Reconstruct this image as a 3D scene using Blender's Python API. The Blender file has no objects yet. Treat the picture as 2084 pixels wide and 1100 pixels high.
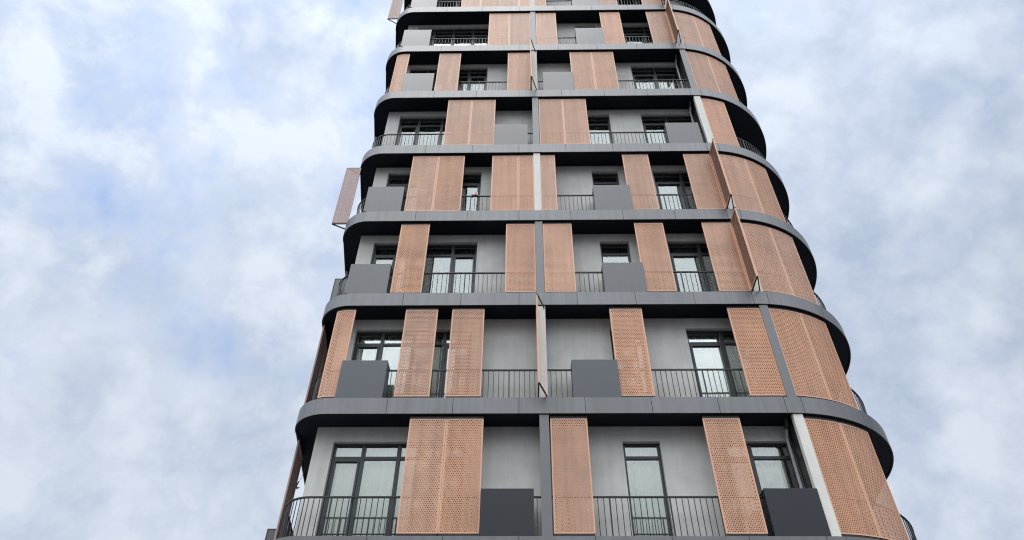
import bpy, bmesh, math, random
from mathutils import Matrix, Vector

scene = bpy.context.scene
random.seed(7)
R = math.radians

# ------------------------------------------------------------------ camera
Z0 = 10.26                      # height of the reference floor edge above the street
cam_data = bpy.data.cameras.new('camera')
cam = bpy.data.objects.new('camera', cam_data)
scene.collection.objects.link(cam)
cam_data.sensor_width = 36.0
cam_data.lens = 24.695
cam_data.clip_start = 0.1
cam_data.clip_end = 3000.0
rt = (0.99985491, 0.01550615, 0.00705129)
up = (0.00561703, -0.69092679, 0.72290291)
fw = (-0.01608137, 0.72275842, 0.69091364)
cam.matrix_world = Matrix(((rt[0], up[0], -fw[0], 0.1118),
                           (rt[1], up[1], -fw[1], -13.1198),
                           (rt[2], up[2], -fw[2], -8.6593 + Z0),
                           (0, 0, 0, 1)))
scene.camera = cam

# ------------------------------------------------------------------ light
SUN_EL, SUN_AZ = 74.0, 205.0            # azimuth clockwise from +Y (north)
BACK_GAIN = 1.9
world = bpy.data.worlds.new('World')
scene.world = world
world.use_nodes = True


def build_world():
    nt = world.node_tree
    nt.nodes.clear()
    N = nt.nodes.new
    L = nt.links.new
    out = N('ShaderNodeOutputWorld')
    bg = N('ShaderNodeBackground')
    bg.inputs['Strength'].default_value = 0.1
    L(bg.outputs[0], out.inputs[0])
    sky = N('ShaderNodeTexSky')
    sky.sky_type = 'NISHITA'
    sky.sun_disc = False
    sky.sun_elevation = R(SUN_EL)
    sky.sun_rotation = R(SUN_AZ)
    sky.dust_density = 1.0
    sky.ozone_density = 1.2
    tc = N('ShaderNodeTexCoord')
    sep = N('ShaderNodeSeparateXYZ')
    L(tc.outputs['Generated'], sep.inputs[0])

    def math_n(op, a, b=None, c=None, clamp=False):
        n = N('ShaderNodeMath')
        n.operation = op
        n.use_clamp = clamp
        for i, v in enumerate((a, b, c)):
            if v is None:
                continue
            if isinstance(v, (int, float)):
                n.inputs[i].default_value = v
            else:
                L(v, n.inputs[i])
        return n.outputs[0]

    comb = N('ShaderNodeCombineXYZ')
    L(sep.outputs['X'], comb.inputs[0])
    L(sep.outputs['Y'], comb.inputs[1])
    L(sep.outputs['Z'], comb.inputs[2])

    def noise(scale, detail, rough, off, dist=0.0):
        mp = N('ShaderNodeMapping')
        mp.inputs['Location'].default_value = off
        L(comb.outputs[0], mp.inputs['Vector'])
        n = N('ShaderNodeTexNoise')
        n.inputs['Scale'].default_value = scale
        n.inputs['Detail'].default_value = detail
        n.inputs['Roughness'].default_value = rough
        n.inputs['Distortion'].default_value = dist
        L(mp.outputs[0], n.inputs['Vector'])
        return n.outputs['Fac']

    def mapr(v, a, b, c=0.0, d=1.0, smooth=True):
        n = N('ShaderNodeMapRange')
        n.interpolation_type = 'SMOOTHSTEP' if smooth else 'LINEAR'
        L(v, n.inputs[0])
        n.inputs[1].default_value = a
        n.inputs[2].default_value = b
        n.inputs[3].default_value = c
        n.inputs[4].default_value = d
        return n.outputs[0]

    def mix(f, a, b):
        n = N('ShaderNodeMix')
        n.data_type = 'RGBA'
        if isinstance(f, float):
            n.inputs[0].default_value = f
        else:
            L(f, n.inputs[0])
        for i, v in ((6, a), (7, b)):
            if isinstance(v, tuple):
                n.inputs[i].default_value = v
            else:
                L(v, n.inputs[i])
        return n.outputs[2]

    big = noise(2.6, 3.0, 0.5, (0.6, 0.2, 0.0), 0.0)
    mid = noise(9.5, 8.0, 0.56, (2.3, 1.1, 0.0), 0.15)
    fine = noise(8.5, 8.0, 0.57, (5.1, 0.4, 2.0), 0.15)
    # overall cover: to the left of the tower broken cloud, to the right a closed grey deck
    side = mapr(sep.outputs['X'], -0.5, 0.45, 0.0, 1.0, False)
    low = mapr(sep.outputs['Z'], 0.38, 0.62, 1.0, 0.0)
    cov = math_n('ADD', math_n('MULTIPLY', big, 0.35), math_n('MULTIPLY', mid, 0.65))
    cov = math_n('ADD', cov, 0.03)
    cov = math_n('ADD', cov, math_n('MULTIPLY', side, 0.12))
    cov = math_n('ADD', cov, math_n('MULTIPLY', low, 0.17))
    # cloud brightness: white tops on the left, greyer undersides to the right
    sh = math_n('ADD', math_n('MULTIPLY', fine, 0.75), math_n('MULTIPLY', big, 0.25))
    bank = math_n('MULTIPLY', mapr(sep.outputs['X'], 0.30, 0.50), mapr(sep.outputs['Z'], 0.38, 0.54))
    sh = math_n('SUBTRACT', sh, math_n('MULTIPLY', side, 0.03))
    sh = math_n('SUBTRACT', sh, math_n('MULTIPLY', bank, 0.085))
    cov = math_n('ADD', cov, math_n('MULTIPLY', bank, 0.12))
    bil = math_n('ABSOLUTE', math_n('SUBTRACT', mid, 0.5))
    sh = math_n('ADD', math_n('MULTIPLY', sh, 0.8), math_n('MULTIPLY', bil, 0.75))
    bright = mapr(sh, 0.24, 0.52, smooth=False)
    cover = mapr(cov, 0.35, 0.62)
    cloud = mix(bright, (2.75, 3.25, 4.2, 1), (4.3, 4.72, 5.35, 1))
    blue = mix(0.95, sky.outputs[0], (2.2, 3.0, 4.7, 1))
    col = mix(cover, blue, cloud)
    # the half of the sky with the sun in it is brightened, unseen, to light the front
    vd = N('ShaderNodeVectorMath')
    vd.operation = 'DOT_PRODUCT'
    L(tc.outputs['Generated'], vd.inputs[0])
    vd.inputs[1].default_value = (math.sin(R(SUN_AZ)) * math.cos(R(SUN_EL)), math.cos(R(SUN_AZ)) * math.cos(R(SUN_EL)), math.sin(R(SUN_EL)))
    back = mapr(sep.outputs['Y'], 0.25, -0.45, 0.0, 1.0)
    glow = mapr(vd.outputs['Value'], 0.3, 1.0, 0.0, 1.0)
    gain = math_n('ADD', math_n('MULTIPLY', back, BACK_GAIN), 1.0)
    gain = math_n('ADD', gain, math_n('MULTIPLY', glow, 0.4))
    gain = math_n('SUBTRACT', gain, math_n('MULTIPLY', mapr(sep.outputs['X'], 0.5, 0.85, 0.0, 1.0), 0.6))  # unseen sky at far right dimmed to darken the right corner
    col = mix(math_n('MULTIPLY', back, 0.8), col, (4.6, 4.75, 4.95, 1))
    sc = N('ShaderNodeVectorMath')
    sc.operation = 'SCALE'
    L(col, sc.inputs[0])
    L(gain, sc.inputs['Scale'])
    col = sc.outputs[0]
    # sky low behind the camera darkened for unseen buildings opposite; duller horizon all round
    lowb = math_n('MULTIPLY', mapr(sep.outputs['Z'], 0.22, 0.66, 1.0, 0.0), back)
    col = mix(lowb, col, (2.6, 2.7, 2.9, 1))
    hor = mapr(sep.outputs['Z'], -0.02, 0.25, 1.0, 0.0)
    col = mix(hor, col, (1.6, 1.7, 1.9, 1))
    L(col, bg.inputs['Color'])


build_world()

sun_data = bpy.data.lights.new('sun', 'SUN')
sun_data.energy = 0.7
sun_data.angle = R(30)
sun_data.color = (1.0, 0.96, 0.90)
sun = bpy.data.objects.new('sun', sun_data)
scene.collection.objects.link(sun)
d = Vector((math.sin(R(SUN_AZ)) * math.cos(R(SUN_EL)), math.cos(R(SUN_AZ)) * math.cos(R(SUN_EL)), math.sin(R(SUN_EL))))
sun.rotation_euler = d.to_track_quat('Z', 'Y').to_euler()
sun.location = (0, -20, 40)

scene.view_settings.view_transform = 'Standard'
scene.view_settings.look = 'None'
scene.view_settings.exposure = 0.72
scene.view_settings.gamma = 1.0
scene.cycles.use_denoising = True
scene.cycles.denoiser = 'OPENIMAGEDENOISE'
scene.cycles.denoising_input_passes = 'RGB_ALBEDO_NORMAL'
scene.cycles.denoising_prefilter = 'NONE'
scene.cycles.use_adaptive_sampling = False
scene.cycles.filter_width = 1.15
scene.cycles.max_bounces = 7
scene.cycles.sample_clamp_indirect = 4.0
scene.cycles.transparent_max_bounces = 12

# ------------------------------------------------------------------ materials


def mat(name, base, rough=0.6, spec=0.5, metal=0.0, vary=0.0, vscale=2.0, streak=0.0, bump=0.0, bscale=60.0, tint=None):
    m = bpy.data.materials.new(name)
    m.use_nodes = True
    nt = m.node_tree
    b = nt.nodes['Principled BSDF']
    b.inputs['Roughness'].default_value = rough
    b.inputs['Metallic'].default_value = metal
    b.inputs['Specular IOR Level'].default_value = spec
    b.inputs['Base Color'].default_value = (*base, 1)
    N = nt.nodes.new
    L = nt.links.new
    tc = N('ShaderNodeTexCoord')
    src = None
    if vary:
        n = N('ShaderNodeTexNoise')
        n.inputs['Scale'].default_value = vscale
        n.inputs['Detail'].default_value = 6
        n.inputs['Roughness'].default_value = 0.6
        gm = N('ShaderNodeNewGeometry')
        L(gm.outputs['Position'], n.inputs['Vector'])
        ramp = N('ShaderNodeMapRange')
        L(n.outputs['Fac'], ramp.inputs[0])
        ramp.inputs[1].default_value = 0.3
        ramp.inputs[2].default_value = 0.7
        ramp.inputs[3].default_value = 1 - vary
        ramp.inputs[4].default_value = 1 + vary
        src = ramp.outputs[0]
        if streak:
            mp = N('ShaderNodeMapping')
            mp.inputs['Scale'].default_value = (7.0, 7.0, 0.35)
            L(gm.outputs['Position'], mp.inputs['Vector'])
            s = N('ShaderNodeTexNoise')
            s.inputs['Scale'].default_value = 1.0
            s.inputs['Detail'].default_value = 5
            L(mp.outputs[0], s.inputs['Vector'])
            r2 = N('ShaderNodeMapRange')
            L(s.outputs['Fac'], r2.inputs[0])
            r2.inputs[1].default_value = 0.35
            r2.inputs[2].default_value = 0.7
            r2.inputs[3].default_value = 1 + streak * 0.5
            r2.inputs[4].default_value = 1 - streak
            mu = N('ShaderNodeMath')
            mu.operation = 'MULTIPLY'
            L(src, mu.inputs[0])
            L(r2.outputs[0], mu.inputs[1])
            src = mu.outputs[0]
        v = N('ShaderNodeVectorMath')
        v.operation = 'SCALE'
        v.inputs[0].default_value = base
        L(src, v.inputs['Scale'])
        L(v.outputs[0], b.inputs['Base Color'])
        rr = N('ShaderNodeMapRange')
        L(n.outputs['Fac'], rr.inputs[0])
        rr.inputs[3].default_value = max(0.05, rough - 0.08)
        rr.inputs[4].default_value = min(1, rough + 0.08)
        L(rr.outputs[0], b.inputs['Roughness'])
    if bump:
        n2 = N('ShaderNodeTexNoise')
        n2.inputs['Scale'].default_value = bscale
        n2.inputs['Detail'].default_value = 4
        L(tc.outputs['Object'], n2.inputs['Vector'])
        bp = N('ShaderNodeBump')
        bp.inputs['Strength'].default_value = bump
        bp.inputs['Distance'].default_value = 0.01
        L(n2.outputs['Fac'], bp.inputs['Height'])
        L(bp.outputs[0], b.inputs['Normal'])
    return m


M = {}
M['copper'] = mat('copper_paint', (0.68, 0.36, 0.217), 0.43, 0.5, 0.0, 0.14, 1.1, 0.14)
M['copper_rim'] = mat('copper_rim', (0.78, 0.45, 0.295), 0.42, 0.5, 0.0, 0.06, 1.7)


def leaf_variation(m, inside):
    """each leaf has aged a little differently; the inner face is coloured browner for its shade"""
    nt = m.node_tree
    b = nt.nodes['Principled BSDF']
    old = b.inputs['Base Color'].links[0].from_socket
    oi = nt.nodes.new('ShaderNodeObjectInfo')
    mr = nt.nodes.new('ShaderNodeMapRange')
    nt.links.new(oi.outputs['Random'], mr.inputs[0])
    mr.inputs[3].default_value = 0.86
    mr.inputs[4].default_value = 1.08
    hue = nt.nodes.new('ShaderNodeHueSaturation')
    sat = nt.nodes.new('ShaderNodeMath')
    sat.operation = 'FRACT'
    m7 = nt.nodes.new('ShaderNodeMath')
    m7.operation = 'MULTIPLY'
    m7.inputs[1].default_value = 7.31
    nt.links.new(oi.outputs['Random'], m7.inputs[0])
    nt.links.new(m7.outputs[0], sat.inputs[0])
    ms = nt.nodes.new('ShaderNodeMapRange')
    nt.links.new(sat.outputs[0], ms.inputs[0])
    ms.inputs[3].default_value = 0.90
    ms.inputs[4].default_value = 1.07
    nt.links.new(ms.outputs[0], hue.inputs['Saturation'])
    nt.links.new(mr.outputs[0], hue.inputs['Value'])
    nt.links.new(old, hue.inputs['Color'])
    mx = nt.nodes.new('ShaderNodeMix')
    mx.data_type = 'RGBA'
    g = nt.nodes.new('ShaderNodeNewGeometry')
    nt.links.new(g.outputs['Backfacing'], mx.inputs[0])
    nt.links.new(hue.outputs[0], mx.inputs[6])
    mx.inputs[7].default_value = (*inside, 1)  # shade of the inner face put into its colour
    nt.links.new(mx.outputs[2], b.inputs['Base Color'])


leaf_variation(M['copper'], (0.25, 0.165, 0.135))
M['mauve'] = mat('mauve_copper_paint', (0.52, 0.355, 0.315), 0.55, 0.4, 0.0, 0.12, 1.1, 0.12)  # duller, pinker copper for the left side leaves
M['mauve_rim'] = mat('mauve_copper_rim', (0.50, 0.36, 0.32), 0.5, 0.4, 0.0, 0.06, 1.7)
leaf_variation(M['mauve'], (0.17, 0.135, 0.13))
M['fascia'] = mat('grey_cladding', (0.166, 0.171, 0.177), 0.38, 0.6, 0.25, 0.09, 0.9, 0.14)


def panel_variation(m, step, amount):
    """neighbouring cladding sheets differ a little in tone"""
    nt = m.node_tree
    b = nt.nodes['Principled BSDF']
    old = b.inputs['Base Color'].links[0].from_socket
    g = nt.nodes.new('ShaderNodeNewGeometry')
    sc_ = nt.nodes.new('ShaderNodeVectorMath')
    sc_.operation = 'DIVIDE'
    sc_.inputs[1].default_value = (step, 40.0, 3.1)
    nt.links.new(g.outputs['Position'], sc_.inputs[0])
    fl = nt.nodes.new('ShaderNodeVectorMath')
    fl.operation = 'FLOOR'
    nt.links.new(sc_.outputs[0], fl.inputs[0])
    wn = nt.nodes.new('ShaderNodeTexWhiteNoise')
    nt.links.new(fl.outputs[0], wn.inputs['Vector'])
    mr = nt.nodes.new('ShaderNodeMapRange')
    nt.links.new(wn.outputs['Value'], mr.inputs[0])
    mr.inputs[3].default_value = 1 - amount
    mr.inputs[4].default_value = 1 + amount
    v = nt.nodes.new('ShaderNodeVectorMath')
    v.operation = 'SCALE'
    nt.links.new(old, v.inputs[0])
    nt.links.new(mr.outputs[0], v.inputs['Scale'])
    nt.links.new(v.outputs[0], b.inputs['Base Color'])


panel_variation(M['fascia'], 1.446, 0.07)
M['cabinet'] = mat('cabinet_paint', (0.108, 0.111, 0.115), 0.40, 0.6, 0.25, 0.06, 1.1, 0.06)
M['cabinet_dark'] = mat('cabinet_dark_reflection', (0.017, 0.021, 0.028), 0.38, 0.4, 0.0, 0.04, 1.1, 0.03)  # lowest storey: dark low reflection put into the cabinet colour
M['cabinet_dim_reflection'] = mat('cabinet_dim_reflection', (0.085, 0.094, 0.104), 0.40, 0.5, 0.2, 0.04, 1.1, 0.03)  # next storey up: dim reflection put into the cabinet colour
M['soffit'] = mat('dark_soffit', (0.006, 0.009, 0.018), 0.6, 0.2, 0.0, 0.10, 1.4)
M['gap'] = mat('joint_backing', (0.02, 0.02, 0.022), 0.8, 0.2)
M['wall'] = mat('grey_render', (0.69, 0.69, 0.655), 0.9, 0.2, 0.0, 0.10, 1.6, 0.07, 0.15, 40)
M['pillar_grey'] = mat('pillar_grey', (0.165, 0.168, 0.170), 0.42, 0.5, 0.2, 0.05, 1.2)
M['pillar_cream'] = mat('pillar_cream', (0.82, 0.81, 0.75), 0.7, 0.3, 0.0, 0.06, 2.0, 0.06)
M['steel'] = mat('black_steel', (0.016, 0.018, 0.021), 0.45, 0.5)
M['frame'] = mat('window_frame', (0.030, 0.036, 0.042), 0.4, 0.5, 0.0, 0.05, 2)
M['curtain'] = mat('curtain_cloth', (0.84, 0.87, 0.80), 0.9, 0.1, 0.0, 0.05, 3.0)
M['room'] = mat('room_plaster', (0.32, 0.31, 0.29), 0.9, 0.2)
M['pipe'] = mat('pipe_plastic', (0.42, 0.43, 0.43), 0.5, 0.4, 0.0, 0.06, 3)
M['asphalt'] = mat('asphalt', (0.05, 0.05, 0.052), 0.9, 0.3, 0.0, 0.2, 1.5, 0.0, 0.4, 30)
M['paving'] = mat('paving', (0.30, 0.29, 0.28), 0.9, 0.2, 0.0, 0.12, 1.2)
M['white'] = mat('white_plastic', (0.78, 0.77, 0.75), 0.5, 0.4, 0.0, 0.03, 5)
M['red'] = mat('red_plastic', (0.55, 0.02, 0.03), 0.45, 0.5, 0.0, 0.03, 5)


def glass_mat():
    m = bpy.data.materials.new('window_glass')
    m.use_nodes = True
    nt = m.node_tree
    nt.nodes.clear()
    N = nt.nodes.new
    o = N('ShaderNodeOutputMaterial')
    mx = N('ShaderNodeMixShader')
    tr = N('ShaderNodeBsdfTransparent')
    tr.inputs[0].default_value = (0.94, 0.965, 0.945, 1)
    gl = N('ShaderNodeBsdfGlossy')
    gl.inputs['Roughness'].default_value = 0.02
    gl.inputs['Color'].default_value = (0.97, 1.0, 0.99, 1)
    fr = N('ShaderNodeFresnel')
    fr.inputs['IOR'].default_value = 1.52
    n = N('ShaderNodeTexNoise')
    n.inputs['Scale'].default_value = 1.6
    g = N('ShaderNodeNewGeometry')
    nt.links.new(g.outputs['Position'], n.inputs['Vector'])
    bp = N('ShaderNodeBump')
    bp.inputs['Strength'].default_value = 0.12
    bp.inputs['Distance'].default_value = 0.02
    nt.links.new(n.outputs['Fac'], bp.inputs['Height'])
    nt.links.new(bp.outputs[0], gl.inputs['Normal'])
    fm = N('ShaderNodeMath')          # solar-control coating: a good part is mirrored at any angle
    fm.operation = 'MULTIPLY_ADD'
    nt.links.new(fr.outputs[0], fm.inputs[0])
    fm.inputs[1].default_value = 0.85
    fm.inputs[2].default_value = 0.11
    nt.links.new(fm.outputs[0], mx.inputs[0])
    nt.links.new(tr.outputs[0], mx.inputs[1])
    nt.links.new(gl.outputs[0], mx.inputs[2])
    nt.links.new(mx.outputs[0], o.inputs[0])
    return m


M['glass'] = glass_mat()

# ------------------------------------------------------------------ mesh helpers
COL = scene.collection


class MB:
    def __init__(self):
        self.v = []
        self.f = []

    def quad(self, a, b, c, d_):
        i = len(self.v)
        self.v += [a, b, c, d_]
        self.f.append((i, i + 1, i + 2, i + 3))

    def box(self, x0, x1, y0, y1, z0, z1):
        i = len(self.v)
        self.v += [(x0, y0, z0), (x1, y0, z0), (x1, y1, z0), (x0, y1, z0), (x0, y0, z1), (x1, y0, z1), (x1, y1, z1), (x0, y1, z1)]
        self.f += [(i, i + 3, i + 2, i + 1), (i + 4, i + 5, i + 6, i + 7), (i, i + 1, i + 5, i + 4),
                   (i + 1, i + 2, i + 6, i + 5), (i + 2, i + 3, i + 7, i + 6), (i + 3, i, i + 4, i + 7)]

    def bar(self, p, q, w, h=None, upv=(0, 0, 1)):
        """square bar from p to q"""
        h = h or w
        p = Vector(p)
        q = Vector(q)
        t = (q - p).normalized()
        u = Vector(upv)
        s = t.cross(u)
        if s.length < 1e-4:
            s = t.cross(Vector((0, 1, 0)))
        s.normalize()
        u = s.cross(t).normalized()
        i = len(self.v)
        for c in (p, q):
            for a, b in ((-1, -1), (1, -1), (1, 1), (-1, 1)):
                self.v.append(tuple(c + s * a * w / 2 + u * b * h / 2))
        self.f += [(i, i + 1, i + 2, i + 3), (i + 7, i + 6, i + 5, i + 4)]
        for k in range(4):
            k2 = (k + 1) % 4
            self.f.append((i + k, i + 4 + k, i + 4 + k2, i + k2))

    def tube(self, pts, r, seg=8):
        pts = [Vector(p) for p in pts]
        rings = []
        for k, p in enumerate(pts):
            t = (pts[min(k + 1, len(pts) - 1)] - pts[max(k - 1, 0)]).normalized()
            a = t.cross(Vector((0.3, 1, 0.2))).normalized()
            b = t.cross(a).normalized()
            base = len(self.v)
            for s in range(seg):
                an = 2 * math.pi * s / seg
                self.v.append(tuple(p + a * r * math.cos(an) + b * r * math.sin(an)))
            rings.append(base)
        for a, b in zip(rings, rings[1:]):
            for s in range(seg):
                s2 = (s + 1) % seg
                self.f.append((a + s, a + s2, b + s2, b + s))
        self.f.append(tuple(rings[0] + s for s in range(seg))[::-1])
        self.f.append(tuple(rings[-1] + s for s in range(seg)))

    def prism(self, poly, z0, z1):
        i = len(self.v)
        n = len(poly)
        self.v += [(x, y, z0) for x, y in poly] + [(x, y, z1) for x, y in poly]
        self.f.append(tuple(range(i + n - 1, i - 1, -1)))
        self.f.append(tuple(range(i + n, i + 2 * n)))
        for k in range(n):
            k2 = (k + 1) % n
            self.f.append((i + k, i + k2, i + n + k2, i + n + k))

    def strip(self, a, b, z0, z1, closed_ends=True):
        """solid band between two matching polylines a (outer) and b (inner)"""
        i = len(self.v)
        n = len(a)
        for (x, y), (x2, y2) in zip(a, b):
            self.v += [(x, y, z0), (x, y, z1), (x2, y2, z1), (x2, y2, z0)]
        for k in range(n - 1):
            o = i + 4 * k
            for m in range(4):
                m2 = (m + 1) % 4
                self.f.append((o + m, o + 4 + m, o + 4 + m2, o + m2))
        self.f.append((i, i + 1, i + 2, i + 3))
        e = i + 4 * (n - 1)
        self.f.append((e + 3, e + 2, e + 1, e))

    def mesh(self, name, material, smooth=None):
        me = bpy.data.meshes.new(name)
        me.from_pydata(self.v, [], self.f)
        me.materials.append(material)
        bm = bmesh.new()
        bm.from_mesh(me)
        bmesh.ops.recalc_face_normals(bm, faces=bm.faces)
        bm.to_mesh(me)
        bm.free()
        if smooth:
            for p in me.polygons:
                p.use_smooth = True
            me.set_sharp_from_angle(angle=R(smooth))
        return me

    def build(self, name, material, parent=None, loc=(0, 0, 0), smooth=None, bevel=0.0):
        return put(name, self.mesh(name, material, smooth), parent, loc, bevel)


def put(name, me, parent=None, loc=(0, 0, 0), bevel=0.0, rot=0.0):
    o = bpy.data.objects.new(name, me)
    COL.objects.link(o)
    o.parent = parent
    o.location = loc
    if rot:
        o.rotation_euler = (0, 0, rot)
    if bevel:
        b = o.modifiers.new('bevel', 'BEVEL')
        b.width = bevel
        b.segments = 2
        b.limit_method = 'ANGLE'
    return o


def tag(o, label=None, cat=None, group=None, kind=None):
    if label:
        o['label'] = label
    if cat:
        o['category'] = cat
    if group:
        o['group'] = group
    if kind:
        o['kind'] = kind
    return o


# ------------------------------------------------------------------ plan of the tower
H = 3.1            # storey height
T = 0.404          # depth of the cladding band at each floor edge
XL, RL = -4.2, 0.85
XR, YR, RR = 5.86, 3.14, 3.14
YB = 11.0
FLARE = 0.15


def left_x(y, d):
    return XL - RL + d - FLARE * (y - RL)


def path(d, full=True):
    """outline of the tower set back by d: left side, front, right side (anticlockwise seen from below)"""
    pts = []
    if full:
        for y in (YB, 8, 6, 4.5, 3.2, 2.4, 1.6, 1.2):
            pts.append((left_x(y, d), y))
    r = RL - d
    for k in range(0, 19):
        a = R(180 + 5 * k)
        pts.append((XL + r * math.cos(a), RL + r * math.sin(a)))
    x = -4.0
    while x < XR - 0.2:
        pts.append((x, d))
        x += 0.4
    r = RR - d
    for k in range(0, 37):
        a = R(270 + 2.5 * k)
        pts.append((XR + r * math.cos(a), YR + r * math.sin(a)))
    if full:
        for y, f in ((3.6, 0.06), (4.4, 0.18), (5.2, 0.3), (7, 0.35), (YB, 0.35)):
            pts.append((XR + RR - d + f, y))
    return pts


def lens(pts):
    s = [0]
    for a, b in zip(pts, pts[1:]):
        s.append(s[-1] + math.hypot(b[0] - a[0], b[1] - a[1]))
    return s


def sub_path(d, lo, hi, ref=None):
    """piece of path(d) between two stations measured on path(0); station 0 is x=0 on the front"""
    p0 = path(0)
    s0 = lens(p0)
    # station of x=0,y=0
    for k in range(len(p0) - 1):
        if abs(p0[k][1]) < 1e-6 and abs(p0[k + 1][1]) < 1e-6 and p0[k][0] <= 0 <= p0[k + 1][0]:
            z = s0[k] + (0 - p0[k][0])
            break
    pd = path(d)
    out = []

    def at(s):
        s += z
        for k in range(len(s0) - 1):
            if s0[k] <= s <= s0[k + 1]:
                t = (s - s0[k]) / max(1e-9, s0[k + 1] - s0[k])
                return (pd[k][0] + t * (pd[k + 1][0] - pd[k][0]), pd[k][1] + t * (pd[k + 1][1] - pd[k][1]))
        return pd[-1] if s > s0[-1] else pd[0]
    out.append(at(lo))
    for k in range(len(s0)):
        if lo + 1e-4 < s0[k] - z < hi - 1e-4:
            out.append(pd[k])
    out.append(at(hi))
    return out


S_LEFT_END = -(4.2 + RL * math.pi / 2)          # station where the left curve meets the left side
S_RIGHT_START = XR

# ------------------------------------------------------------------ the tower
tower = bpy.data.objects.new('apartment_tower', None)
COL.objects.link(tower)
tower.location = (0, 0, 0)
tag(tower, 'tall grey apartment tower with rounded corners and copper perforated sliding shutters on every balcony', 'building')


def zf(n):
    return Z0 + H * n


def floor_edge(n):
    """cladding band + slab + dark soffit of the floor edge whose top is storey n"""
    z = zf(n)
    inner = path(0.016)
    mb = MB()
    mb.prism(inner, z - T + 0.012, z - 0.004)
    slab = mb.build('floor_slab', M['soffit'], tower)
    # separate cladding panels with open joints
    joints = [-12.5, -9.2, -7.4] + [k * 1.446 for k in range(-2, 5)] + [6.16] + [6.16 + 1.62 * k for k in range(1, 10)]
    mb = MB()
    g = 0.0055
    for a, b in zip(joints, joints[1:]):
        o = sub_path(0.0, a + g, b - g)
        i = sub_path(0.014, a + g, b - g)
        mb.strip(o, i, z - T, z)
    mb.build('cladding_band', M['fascia'], slab, smooth=30)
    # thin drip edge under the band
    mb = MB()
    o = sub_path(0.02, -12.5, 20.0)
    i = sub_path(0.05, -12.5, 20.0)
    mb.strip(o, i, z - T - 0.012, z - T + 0.010)
    mb.build('drip_edge', M['gap'], slab)
    return slab


WINDOWS = ((-4.07, -1.17, (-3.40, -2.62, -1.85)), (2.25, 3.06, ()), (4.13, 5.87, (5.0,)))
WIN_TOP = {-2: 2.33, -1: 2.34, 0: 2.385, 1: 2.42, 2: 2.455, 3: 2.44, 4: 2.50, 5: 2.53, 6: 2.53}
YW = 0.57
WT = 0.20
TRANSOM = 2.0


def walls(n, openings=True):
    z = zf(n)
    top = z + H - T + 0.012
    mb = MB()
    zt = z + WIN_TOP[n]
    xs = [-4.487]
    if openings:
        for a, b, m in WINDOWS:
            xs += [a, b]
    xs.append(5.86)
    for a, b in zip(xs[0::2], xs[1::2]):
        mb.box(a, b, YW, YW + WT, z - 0.004, top)
    if openings:
        for a, b, m in WINDOWS:
            mb.box(a, b, YW, YW + WT, zt, top)
    # left side wall
    mb.box(-4.487, -4.287, YW + WT, YB - 0.5, z - 0.004, top)
    # curved right wall
    o = [(5.86 + 0.0, YW)]
    r = RR - YW - 0.27
    o = [(XR + r * math.cos(R(270 + 3 * k)), YR + r * math.sin(R(270 + 3 * k))) for k in range(31)] + [(XR + r, YB - 0.5)]
    r2 = r - WT
    i = [(XR + r2 * math.cos(R(270 + 3 * k)), YR + r2 * math.sin(R(270 + 3 * k))) for k in range(31)] + [(XR + r2, YB - 0.5)]
    mb.strip(o, i, z - 0.004, top)
    w = mb.build('wall', M['wall'], tower, smooth=25)
    # back of the rooms
    mb = MB()
    mb.box(-4.28, 5.7, 4.2, 4.35, z - 0.004, top)
    mb.box(5.86, 5.98, YW + WT, 4.2, z - 0.004, top)
    mb.box(0.5, 0.62, YW + WT, 4.2, z - 0.004, top)
    mb.box(-4.285, 5.85, YW + WT, 4.2, z + 2.62, z + 2.66)
    mb.box(-4.28, 8.2, YB - 0.5, YB - 0.3, z - 0.004, top)
    mb.build('room_lining', M['room'], w)
    return w


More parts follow.
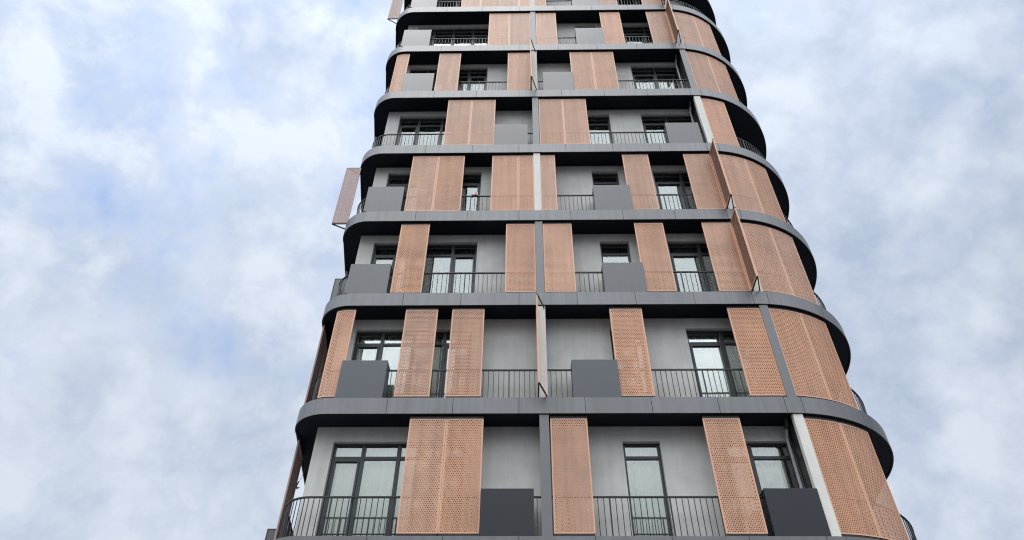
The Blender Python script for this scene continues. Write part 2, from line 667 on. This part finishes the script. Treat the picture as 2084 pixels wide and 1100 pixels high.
def window(n, a, b, mull, hopper=None):
    z = zf(n)
    zt = z + WIN_TOP[n]
    yf, yb = YW + 0.10, YW + 0.17
    fr = 0.055
    mb = MB()
    mb.box(a, a + fr, yf, yb, z, zt)
    mb.box(b - fr, b, yf, yb, z, zt)
    mb.box(a + fr, b - fr, yf, yb, zt - fr, zt)
    mb.box(a + fr, b - fr, yf, yb, z, z + 0.06)
    xs = [a] + list(mull) + [b]
    tz = z + TRANSOM
    for m in mull:
        mb.box(m - 0.042, m + 0.042, yf - 0.004, yb, z + 0.06, zt - fr)
    cells = []
    for x0, x1 in zip(xs, xs[1:]):
        c0 = x0 + (fr if x0 == a else 0.042)
        c1 = x1 - (fr if x1 == b else 0.042)
        mb.box(c0, c1, yf + 0.004, yb, tz - 0.038, tz + 0.038)
        mb.box(c0, c1, yf + 0.02, yb, z + 0.32, z + 0.345) if n == -1 else None
        cells.append((c0, c1))
    f = mb.build('window', M['frame'], tower, bevel=0.004)
    for k, (c0, c1) in enumerate(cells):
        g = MB()
        g.box(c0 - 0.004, c1 + 0.004, yf + 0.036, yf + 0.042, tz + 0.036, zt - fr + 0.004)
        g.build('pane', M['glass'], f)
        sash = (len(cells) > 1 and k in (0, 3)) or (len(cells) == 2 and k == 0)
        s = 0.05 if sash else 0.0
        if sash:
            q = MB()
            zz1 = tz - 0.040
            q.box(c0 + 0.006, c0 + s, yf - 0.012, yb - 0.01, z + 0.08, zz1)
            q.box(c1 - s, c1 - 0.006, yf - 0.012, yb - 0.01, z + 0.08, zz1)
            q.box(c0 + s, c1 - s, yf - 0.012, yb - 0.01, zz1 - s, zz1)
            q.box(c0 + s, c1 - s, yf - 0.012, yb - 0.01, z + 0.08, z + 0.13)
            q.build('sash', M['frame'], f, bevel=0.003)
            h = MB()
            h.box(c1 - s * 0.72, c1 - s * 0.35, yf - 0.045, yf - 0.012, z + 1.0, z + 1.13)
            h.build('handle', M['steel'], f)
        g = MB()
        g.box(c0 + s - 0.003, c1 - s + 0.003, yf + 0.030, yf + 0.036, z + 0.058, tz - 0.036 - (s if sash else 0))
        g.build('pane', M['glass'], f)
    return f


# ---- perforated shutter meshes, shared by every shutter of the same size
PITCH = 0.0455
HOLE = 0.0122
PLATE = 0.007
ZS0, ZS1 = 0.075, 2.60
RIM = 0.026
_cache = {}


def shutter_mesh(key, W, fmap, depth=0.03, mauve=False):
    """fmap(u, v, t): u along the width, v height, t depth behind the sheet"""
    if key in _cache:
        return _cache[key]
    v, f = [], []

    def add(u, w_, t=0.0):
        v.append(fmap(u, w_, t))
        return len(v) - 1
    h = PITCH * 0.866
    iw = W - 2 * RIM
    ih = (ZS1 - ZS0) - 2 * RIM
    nc = int(iw / PITCH)
    nr = int(ih / h)
    pu = iw / nc
    ph = ih / nr
    for r in range(nr):
        z0 = ZS0 + RIM + r * ph
        z1 = z0 + ph
        off = 0.0 if r % 2 == 0 else 0.5
        cells = [k for k in range(nc)] if off == 0 else [k + 0.5 for k in range(nc - 1)]
        if off:
            for (a, b) in ((0, 0.5), (nc - 0.5, nc)):
                f.append((add(RIM + a * pu, z0), add(RIM + b * pu, z0), add(RIM + b * pu, z1), add(RIM + a * pu, z1)))
        for c in cells:
            u0 = RIM + c * pu
            u1 = u0 + pu
            uc, zc = (u0 + u1) / 2, (z0 + z1) / 2
            outer = [(u1, zc), (u1, z1), (uc, z1), (u0, z1), (u0, zc), (u0, z0), (uc, z0), (u1, z0)]
            oi = [add(*p) for p in outer]
            ii = [add(uc + HOLE * math.cos(k * math.pi / 4), zc + HOLE * math.sin(k * math.pi / 4)) for k in range(8)]
            bi = [add(uc + HOLE * math.cos(k * math.pi / 4), zc + HOLE * math.sin(k * math.pi / 4), PLATE) for k in range(8)]
            for k in range(8):
                k2 = (k + 1) % 8
                f.append((oi[k], oi[k2], ii[k2], ii[k]))
                f.append((ii[k], ii[k2], bi[k2], bi[k]))
    nf = len(f)
    # rim: face and return
    ns = max(2, int(W / 0.05))
    us = [W * k / ns for k in range(ns + 1)]

    def ring(u0, u1, z0, z1):
        n = max(1, int((u1 - u0) / 0.05))
        for k in range(n):
            a = u0 + (u1 - u0) * k / n
            b = u0 + (u1 - u0) * (k + 1) / n
            q = [add(a, z0, -0.003), add(b, z0, -0.003), add(b, z1, -0.003), add(a, z1, -0.003)]
            f.append(tuple(q))
            p = [add(a, z0, depth), add(b, z0, depth), add(b, z1, depth), add(a, z1, depth)]
            f.append(tuple(p[::-1]))
            for m in range(4):
                m2 = (m + 1) % 4
                if (m == 1 and k < n - 1) or (m == 3 and k > 0):
                    continue
                f.append((q[m], p[m], p[m2], q[m2]))
    ring(0, W, ZS0, ZS0 + RIM)
    ring(0, W, ZS1 - RIM, ZS1)
    ring(0, RIM, ZS0 + RIM, ZS1 - RIM)
    ring(W - RIM, W, ZS0 + RIM, ZS1 - RIM)
    me = bpy.data.meshes.new('perforated_shutter')
    me.from_pydata(v, [], f)
    me.materials.append(M['mauve' if mauve else 'copper'])
    me.materials.append(M['mauve_rim' if mauve else 'copper_rim'])
    for k, p in enumerate(me.polygons):
        p.material_index = 0 if k < nf else 1
    _cache[key] = me
    return me


YP = 0.064
LEAF = 0.80


def shutter_flat(n, x, w=LEAF):
    me = shutter_mesh(('flat', round(w, 3)), w - 0.006, lambda u, z, t: (u, t, z))
    o = put('perforated_shutter', me, tower, (x + 0.003, YP, zf(n)))
    b = MB()
    b.box(0.012, w - 0.018, 0.004, 0.026, 0.0, ZS0 - 0.003)  # dark strip filling the shadow gap under the leaf
    b.build('shadow_gap_strip', M['steel'], o)
    b = MB()
    b.box(0.0, w - 0.006, 0.006, 0.028, ZS1 + 0.003, H - T + 0.012)
    b.build('top_rail', M['steel'], o)
    return o


def shutter_path(n, s0, w, d=YP):
    """leaf that follows the curve of the floor edge"""
    pts = sub_path(d, s0, s0 + w)
    ls = lens(pts)
    tot = ls[-1]

    def fm(u, z, t):
        s = min(max(u, 0), tot - 1e-6)
        for k in range(len(ls) - 1):
            if ls[k] <= s <= ls[k + 1]:
                q = (s - ls[k]) / max(1e-9, ls[k + 1] - ls[k])
                x = pts[k][0] + q * (pts[k + 1][0] - pts[k][0])
                y = pts[k][1] + q * (pts[k + 1][1] - pts[k][1])
                tx, ty = pts[k + 1][0] - pts[k][0], pts[k + 1][1] - pts[k][1]
                l = math.hypot(tx, ty)
                return (x - ty / l * t, y + tx / l * t, z)
    me = shutter_mesh(('path', round(s0, 3), round(w, 3)), tot - 0.004, fm, mauve=s0 < -5)
    o = put('perforated_shutter', me, tower, (0, 0, zf(n)))
    b = MB()
    b.strip(sub_path(d + 0.006, s0 + 0.01, s0 + w - 0.02), sub_path(d + 0.026, s0 + 0.01, s0 + w - 0.02), 0.0, ZS0 - 0.003)  # dark strip in the shadow gap below the curved leaf
    b.build('shadow_gap_strip', M['steel'], o)
    b = MB()
    b.strip(sub_path(d + 0.006, s0 + 0.01, s0 + w - 0.02), sub_path(d + 0.026, s0 + 0.01, s0 + w - 0.02), ZS1 + 0.003, H - T + 0.012)
    b.build('top_rail', M['steel'], o)
    return o


def fin(n, x, width=0.2):
    """shutter leaf folded out at right angles to the front, held by a steel arm at its foot and head"""
    me = shutter_mesh(('fin',), 0.555, lambda u, z, t: (0.015 - t, YP - 0.555 + u, z))
    o = put('perforated_shutter', me, tower, (x, 0, zf(n)))
    tag(o, 'copper shutter leaf folded out at a right angle')
    for zz in (0.05, 2.615):
        b = MB()
        b.bar((0, YP, zz), (0, -0.50, zz), 0.028)
        b.bar((0.015, -0.48, zz), (width, YP, zz), 0.028)
        b.build('support_arm', M['steel'], o)
    return o


def fin_left(n, y=0.49):
    me = shutter_mesh(('fin_left',), 0.46, lambda u, z, t: (u, t, z), mauve=True)
    o = put('perforated_shutter', me, tower, (-5.40, y, zf(n)))
    tag(o, 'copper shutter leaf folded out past the left corner')
    for zz in (0.05, 2.615):
        b = MB()
        b.bar((0, 0.02, zz), (0.46, 0.02, zz), 0.028)
        b.bar((0.01, 0.03, zz), (0.40, 0.26, zz), 0.028)
        b.build('support_arm', M['steel'], o)
    return o


def railing(n, s0, s1, gap=0.118):
    z = zf(n)
    d = 0.22
    mb = MB()
    o = sub_path(d - 0.02, s0, s1)
    i = sub_path(d + 0.02, s0, s1)
    mb.strip(o, i, z + 0.87, z + 0.90)
    rail = mb.build('railing', M['steel'], tower)
    mb = MB()
    o = sub_path(d - 0.012, s0, s1)
    i = sub_path(d + 0.012, s0, s1)
    mb.strip(o, i, z + 0.06, z + 0.085)
    k = int((s1 - s0) / gap)
    for j in range(k + 1):
        s = s0 + 0.01 + (s1 - s0 - 0.02) * j / k
        p = sub_path(d, s, s + 0.001)[0]
        r = 0.0075 if j % 10 else 0.014
        zb = z + 0.085 if j % 10 else z - 0.004
        mb.box(p[0] - r, p[0] + r, p[1] - r, p[1] + r, zb, z + 0.87)
    mb.build('baluster_row', M['steel'], rail)
    return rail


CAB_TOP = {-1: 0.97, 0: 1.03, 1: 1.04, 2: 1.095, 3: 1.10, 4: 1.16, 5: 1.235, 6: 1.24}


def cabinet(n, x):
    z = zf(n)
    w = 1.055
    h = CAB_TOP[n]
    m = M['cabinet_dark' if n == -1 else 'cabinet_dim_reflection' if n == 0 else 'cabinet']
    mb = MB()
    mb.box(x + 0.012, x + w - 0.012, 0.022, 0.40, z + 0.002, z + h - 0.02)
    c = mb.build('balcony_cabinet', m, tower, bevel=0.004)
    if n == -1:
        c['label'] = 'balcony cabinet, darkened for its dim reflection'
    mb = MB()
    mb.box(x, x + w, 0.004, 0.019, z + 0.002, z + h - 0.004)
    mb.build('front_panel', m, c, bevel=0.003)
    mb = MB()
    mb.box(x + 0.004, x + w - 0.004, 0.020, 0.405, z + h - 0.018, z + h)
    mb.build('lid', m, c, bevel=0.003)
    return c


def side_cabinet(n, y0, x0, h):
    """cabinet on the balcony of the left side"""
    z = zf(n)
    mb = MB()
    mb.box(x0 + 0.018, x0 + 0.42, y0 + 0.012, y0 + 1.04, z + 0.006, z + h - 0.02)
    c = mb.build('balcony_cabinet', M['cabinet'], tower, bevel=0.004)
    mb = MB()
    mb.box(x0, x0 + 0.015, y0, y0 + 1.055, z + 0.006, z + h - 0.004)
    mb.build('front_panel', M['cabinet'], c, bevel=0.003)
    mb = MB()
    mb.box(x0 + 0.016, x0 + 0.425, y0 + 0.004, y0 + 1.05, z + h - 0.018, z + h)
    mb.build('lid', M['cabinet'], c, bevel=0.003)
    return c


def pillar(n, x0, x1, cream):
    z = zf(n)
    top = z + H - T + 0.012
    m = MB()
    m.box(x0, x1, 0.03, 0.16 if cream else 0.05, z - 0.004, top)
    p = m.build('pillar', M['pillar_cream'] if cream else M['pillar_grey'], tower, bevel=0.004)
    if cream:
        p['label'] = 'bare cream pillar'
    m = MB()
    m.box(x0 + 0.03, x1 - 0.03, 0.163 if cream else 0.053, YW - 0.003, z - 0.004, top)
    m.build('partition', M['frame'], p)
    return p


def drainpipe(n):
    z = zf(n)
    m = MB()
    m.tube([(5.79, 0.47, z), (5.79, 0.47, z + 2.28), (5.79, 0.45, z + 2.36), (5.79, 0.33, z + 2.5)], 0.034, 10)
    p = m.build('drainpipe', M['pipe'], tower, smooth=40)
    m = MB()
    m.tube([(5.79, 0.33, z + 2.49), (5.79, 0.25, z + 2.60), (5.79, 0.25, z + 2.70)], 0.048, 10)
    m.build('pipe_elbow', M['steel'], p, smooth=40)
    return p


A2 = (6.11, 6.98)          # the two curved leaves on the right corner, stations along the edge
STOREYS = {
    -1: dict(flat=[-2.36, -1.56, 0.67, 3.94], curve=A2, cab=(-0.76, 4.84), pil=('g', 'c'), left=[(-5.62, 0.9)], corner=None),
    0: dict(flat=[-2.79, -1.645, 2.215, 5.095], curve=A2, cab=(-4.08, 1.20), pil=('c', 'g'), fins=[0.43], left=[(-5.30, 0.85), (-6.17, 0.85)], corner=0.5),
    1: dict(flat=[-3.265, -0.36, 0.65, 3.17, 5.025], curve=A2, cab=(-4.395, 2.16), pil=('g', 'c'), fins=[5.835], left=[(-6.6, 0.85)]),
    2: dict(flat=[-3.26, -2.46, -0.82, (-0.02, 0.47), (0.62, 0.48), 3.15, 5.015], curve=A2, cab=(-4.40, 2.15), pil=('c', 'c'), fins=[5.835], finl=True),
    3: dict(flat=[-2.385, -1.585, 0.655, 1.445], curve=A2[:1], cab=(-0.78, 4.68), pil=('g', 'c'), left=[(-6.2, 0.85)]),
    4: dict(flat=[-2.925, -0.41, 1.85, 2.65], curve=A2, cab=(-4.05, 0.83), pil=('c', 'g'), fins=[0.415], corner=0.5),
    5: dict(flat=[-1.18, (-0.38, 0.82), 0.655, 3.185, 5.02], curve=A2, cab=(-4.42, 2.15), pil=('g', 'g'), fins=[5.835]),
    6: dict(flat=[-2.36, -1.56, -0.8, (0.0, 0.46), (0.62, 0.48), 3.19, 4.98], curve=(), cab=(-4.40, 2.15), pil=('c', 'g'), fins=[5.835], finl=True),
}

for n in range(-2, 8):
    floor_edge(n)
for n in range(-2, 7):
    walls(n, openings=n > -2)
for n, d in STOREYS.items():
    for a, b, m in WINDOWS:
        window(n, a, b, m)
    for x in d['flat']:
        if isinstance(x, tuple):
            shutter_flat(n, x[0], x[1])
        else:
            shutter_flat(n, x)
    for s in d['curve']:
        shutter_path(n, s, 0.87)
    if d.get('corner'):
        shutter_path(n, -4.54, 0.52)
    for s, w in d.get('left', ()):
        shutter_path(n, s - w, w)
    for x in d.get('fins', ()):
        fin(n, x)
    if d.get('finl'):
        fin_left(n)
    for x in d['cab']:
        cabinet(n, x)
    pillar(n, 0.44, 0.645, d['pil'][0] == 'c')
    pillar(n, 5.885, 6.095, d['pil'][1] == 'c')
    railing(n, -8.5, 0.49)
    railing(n, 0.60, 5.9)
    railing(n, 6.06, 10.0, 0.135)
    drainpipe(n)

side_cabinet(-1, 1.85, -5.53, 0.95)
side_cabinet(1, 0.80, -5.02, 1.27)

# plain lower part down to the street (below the picture)
mb = MB()
mb.box(-4.487, 5.9, 0.6, 0.8, 0.0, zf(-2) - T + 0.01)
mb.box(-4.487, -4.287, 0.8, 10.5, 0.0, zf(-2) - T + 0.01)
mb.box(8.2, 8.4, 3.2, 10.5, 0.0, zf(-2) - T + 0.01)
mb.box(-4.287, 8.2, 10.3, 10.5, 0.0, zf(-2) - T + 0.01)
mb.build('ground_wall', M['wall'], tower)
# roof
mb = MB()
mb.prism(path(0.3), zf(7), zf(7) + 0.6)
mb.build('roof', M['fascia'], tower)

# ------------------------------------------------------------------ curtains
FLOOR_NAME = {-1: 'lowest storey in view', 0: 'second storey from the bottom', 1: 'third storey from the bottom', 2: 'fourth storey from the bottom',
              3: 'fifth storey from the bottom', 4: 'sixth storey from the bottom', 5: 'seventh storey from the bottom'}


def curtain(n, x0, x1, y=0.835, z1=2.5, z0=0.03, amp=0.034, where='', seed=0):
    rnd = random.Random(seed * 31 + n * 7)
    mb = MB()
    cols = int((x1 - x0) / 0.018)
    ph = rnd.random() * 6
    prof = []
    for k in range(cols + 1):
        x = x0 + (x1 - x0) * k / cols
        a = amp * (0.65 * math.sin(x * 2 * math.pi / 0.17 + ph) + 0.45 * math.sin(x * 2 * math.pi / 0.29 + ph * 2) + 0.2 * math.sin(x * 37))
        prof.append((x, a))
    zs = [z0, z0 + (z1 - z0) * 0.5, z1]
    i = 0
    for zi, zz in enumerate(zs):
        sq = (1.15, 1.0, 0.7)[zi]
        for x, a in prof:
            mb.v.append((x - (x0 + x1) / 2, y + a * sq, zf(n) + zz))
    m = cols + 1
    for r in range(2):
        for k in range(cols):
            mb.f.append((r * m + k, r * m + k + 1, (r + 1) * m + k + 1, (r + 1) * m + k))
    o = mb.build('curtain', M['curtain'], None, ((x0 + x1) / 2, 0, 0), smooth=80)
    so = o.modifiers.new('cloth', 'SOLIDIFY')
    so.thickness = 0.004
    tag(o, 'pale pleated curtain behind the %s, %s' % (where, FLOOR_NAME[n]), 'curtain', 'curtains behind the balcony windows')
    return o


WIDE, SLIM, RIGHT = 'wide left window', 'narrow single window', 'right hand double window'
for n in range(-1, 6):
    curtain(n, -4.02, -1.25, where=WIDE, seed=1)
    if n not in (0, 4):
        curtain(n, 2.28, 3.03, where=SLIM, seed=2)
    curtain(n, 4.18, 5.6 if n == -1 else 5.82, where=RIGHT, seed=3)

# ------------------------------------------------------------------ small things on the balconies
zr = zf(2) + 0.9
ob = bpy.data.objects.new('rail_ornament', None)
COL.objects.link(ob)
ob.location = (-1.28, 0.22, zr)
mb = MB()
mb.box(-0.085, 0.075, -0.05, 0.05, 0.0, 0.10)
mb.build('body', M['white'], ob, bevel=0.012)
mb = MB()
mb.box(-0.02, 0.035, -0.056, -0.048, -0.03, 0.085)
mb.build('stripe', M['red'], ob, bevel=0.003)
mb = MB()
mb.box(-0.11, -0.08, -0.04, 0.04, -0.06, 0.02)
mb.build('clamp', M['steel'], ob, bevel=0.004)
mb = MB()
mb.box(0.07, 0.11, -0.04, 0.04, -0.06, 0.02)
mb.build('clamp', M['steel'], ob, bevel=0.004)
tag(ob, 'small white and red box clamped on a balcony handrail, fourth storey from the bottom', 'ornament')

hb = bpy.data.objects.new('hanging_ornament', None)
COL.objects.link(hb)
hb.location = (-5.19, 2.1, zf(-1) + 2.06)
mb = MB()
for k in range(7):
    a = k * 0.9
    mb.bar((0, 0, 0.02 * k - 0.06), (0.07 * math.cos(a), 0.07 * math.sin(a), 0.02 * k - 0.02), 0.02)
mb.build('leaf_cluster', M['steel'], hb)
mb = MB()
mb.tube([(0, 0, 0), (0.06, 0.05, 0.3), (0.10, 0.07, 0.63)], 0.005, 6)
mb.build('cord', M['steel'], hb)
tag(hb, 'small dark ornament hanging on a thin cord at the left corner balcony', 'ornament')

# ------------------------------------------------------------------ street
mb = MB()
mb.box(-1500, 1500, -1500, 1500, -0.5, 0.0)
tag(mb.build('street_ground', M['asphalt']), kind='structure')
mb = MB()
mb.box(-40, 40, -4.5, 14, 0.0, 0.13)
tag(mb.build('pavement', M['paving']), kind='structure')
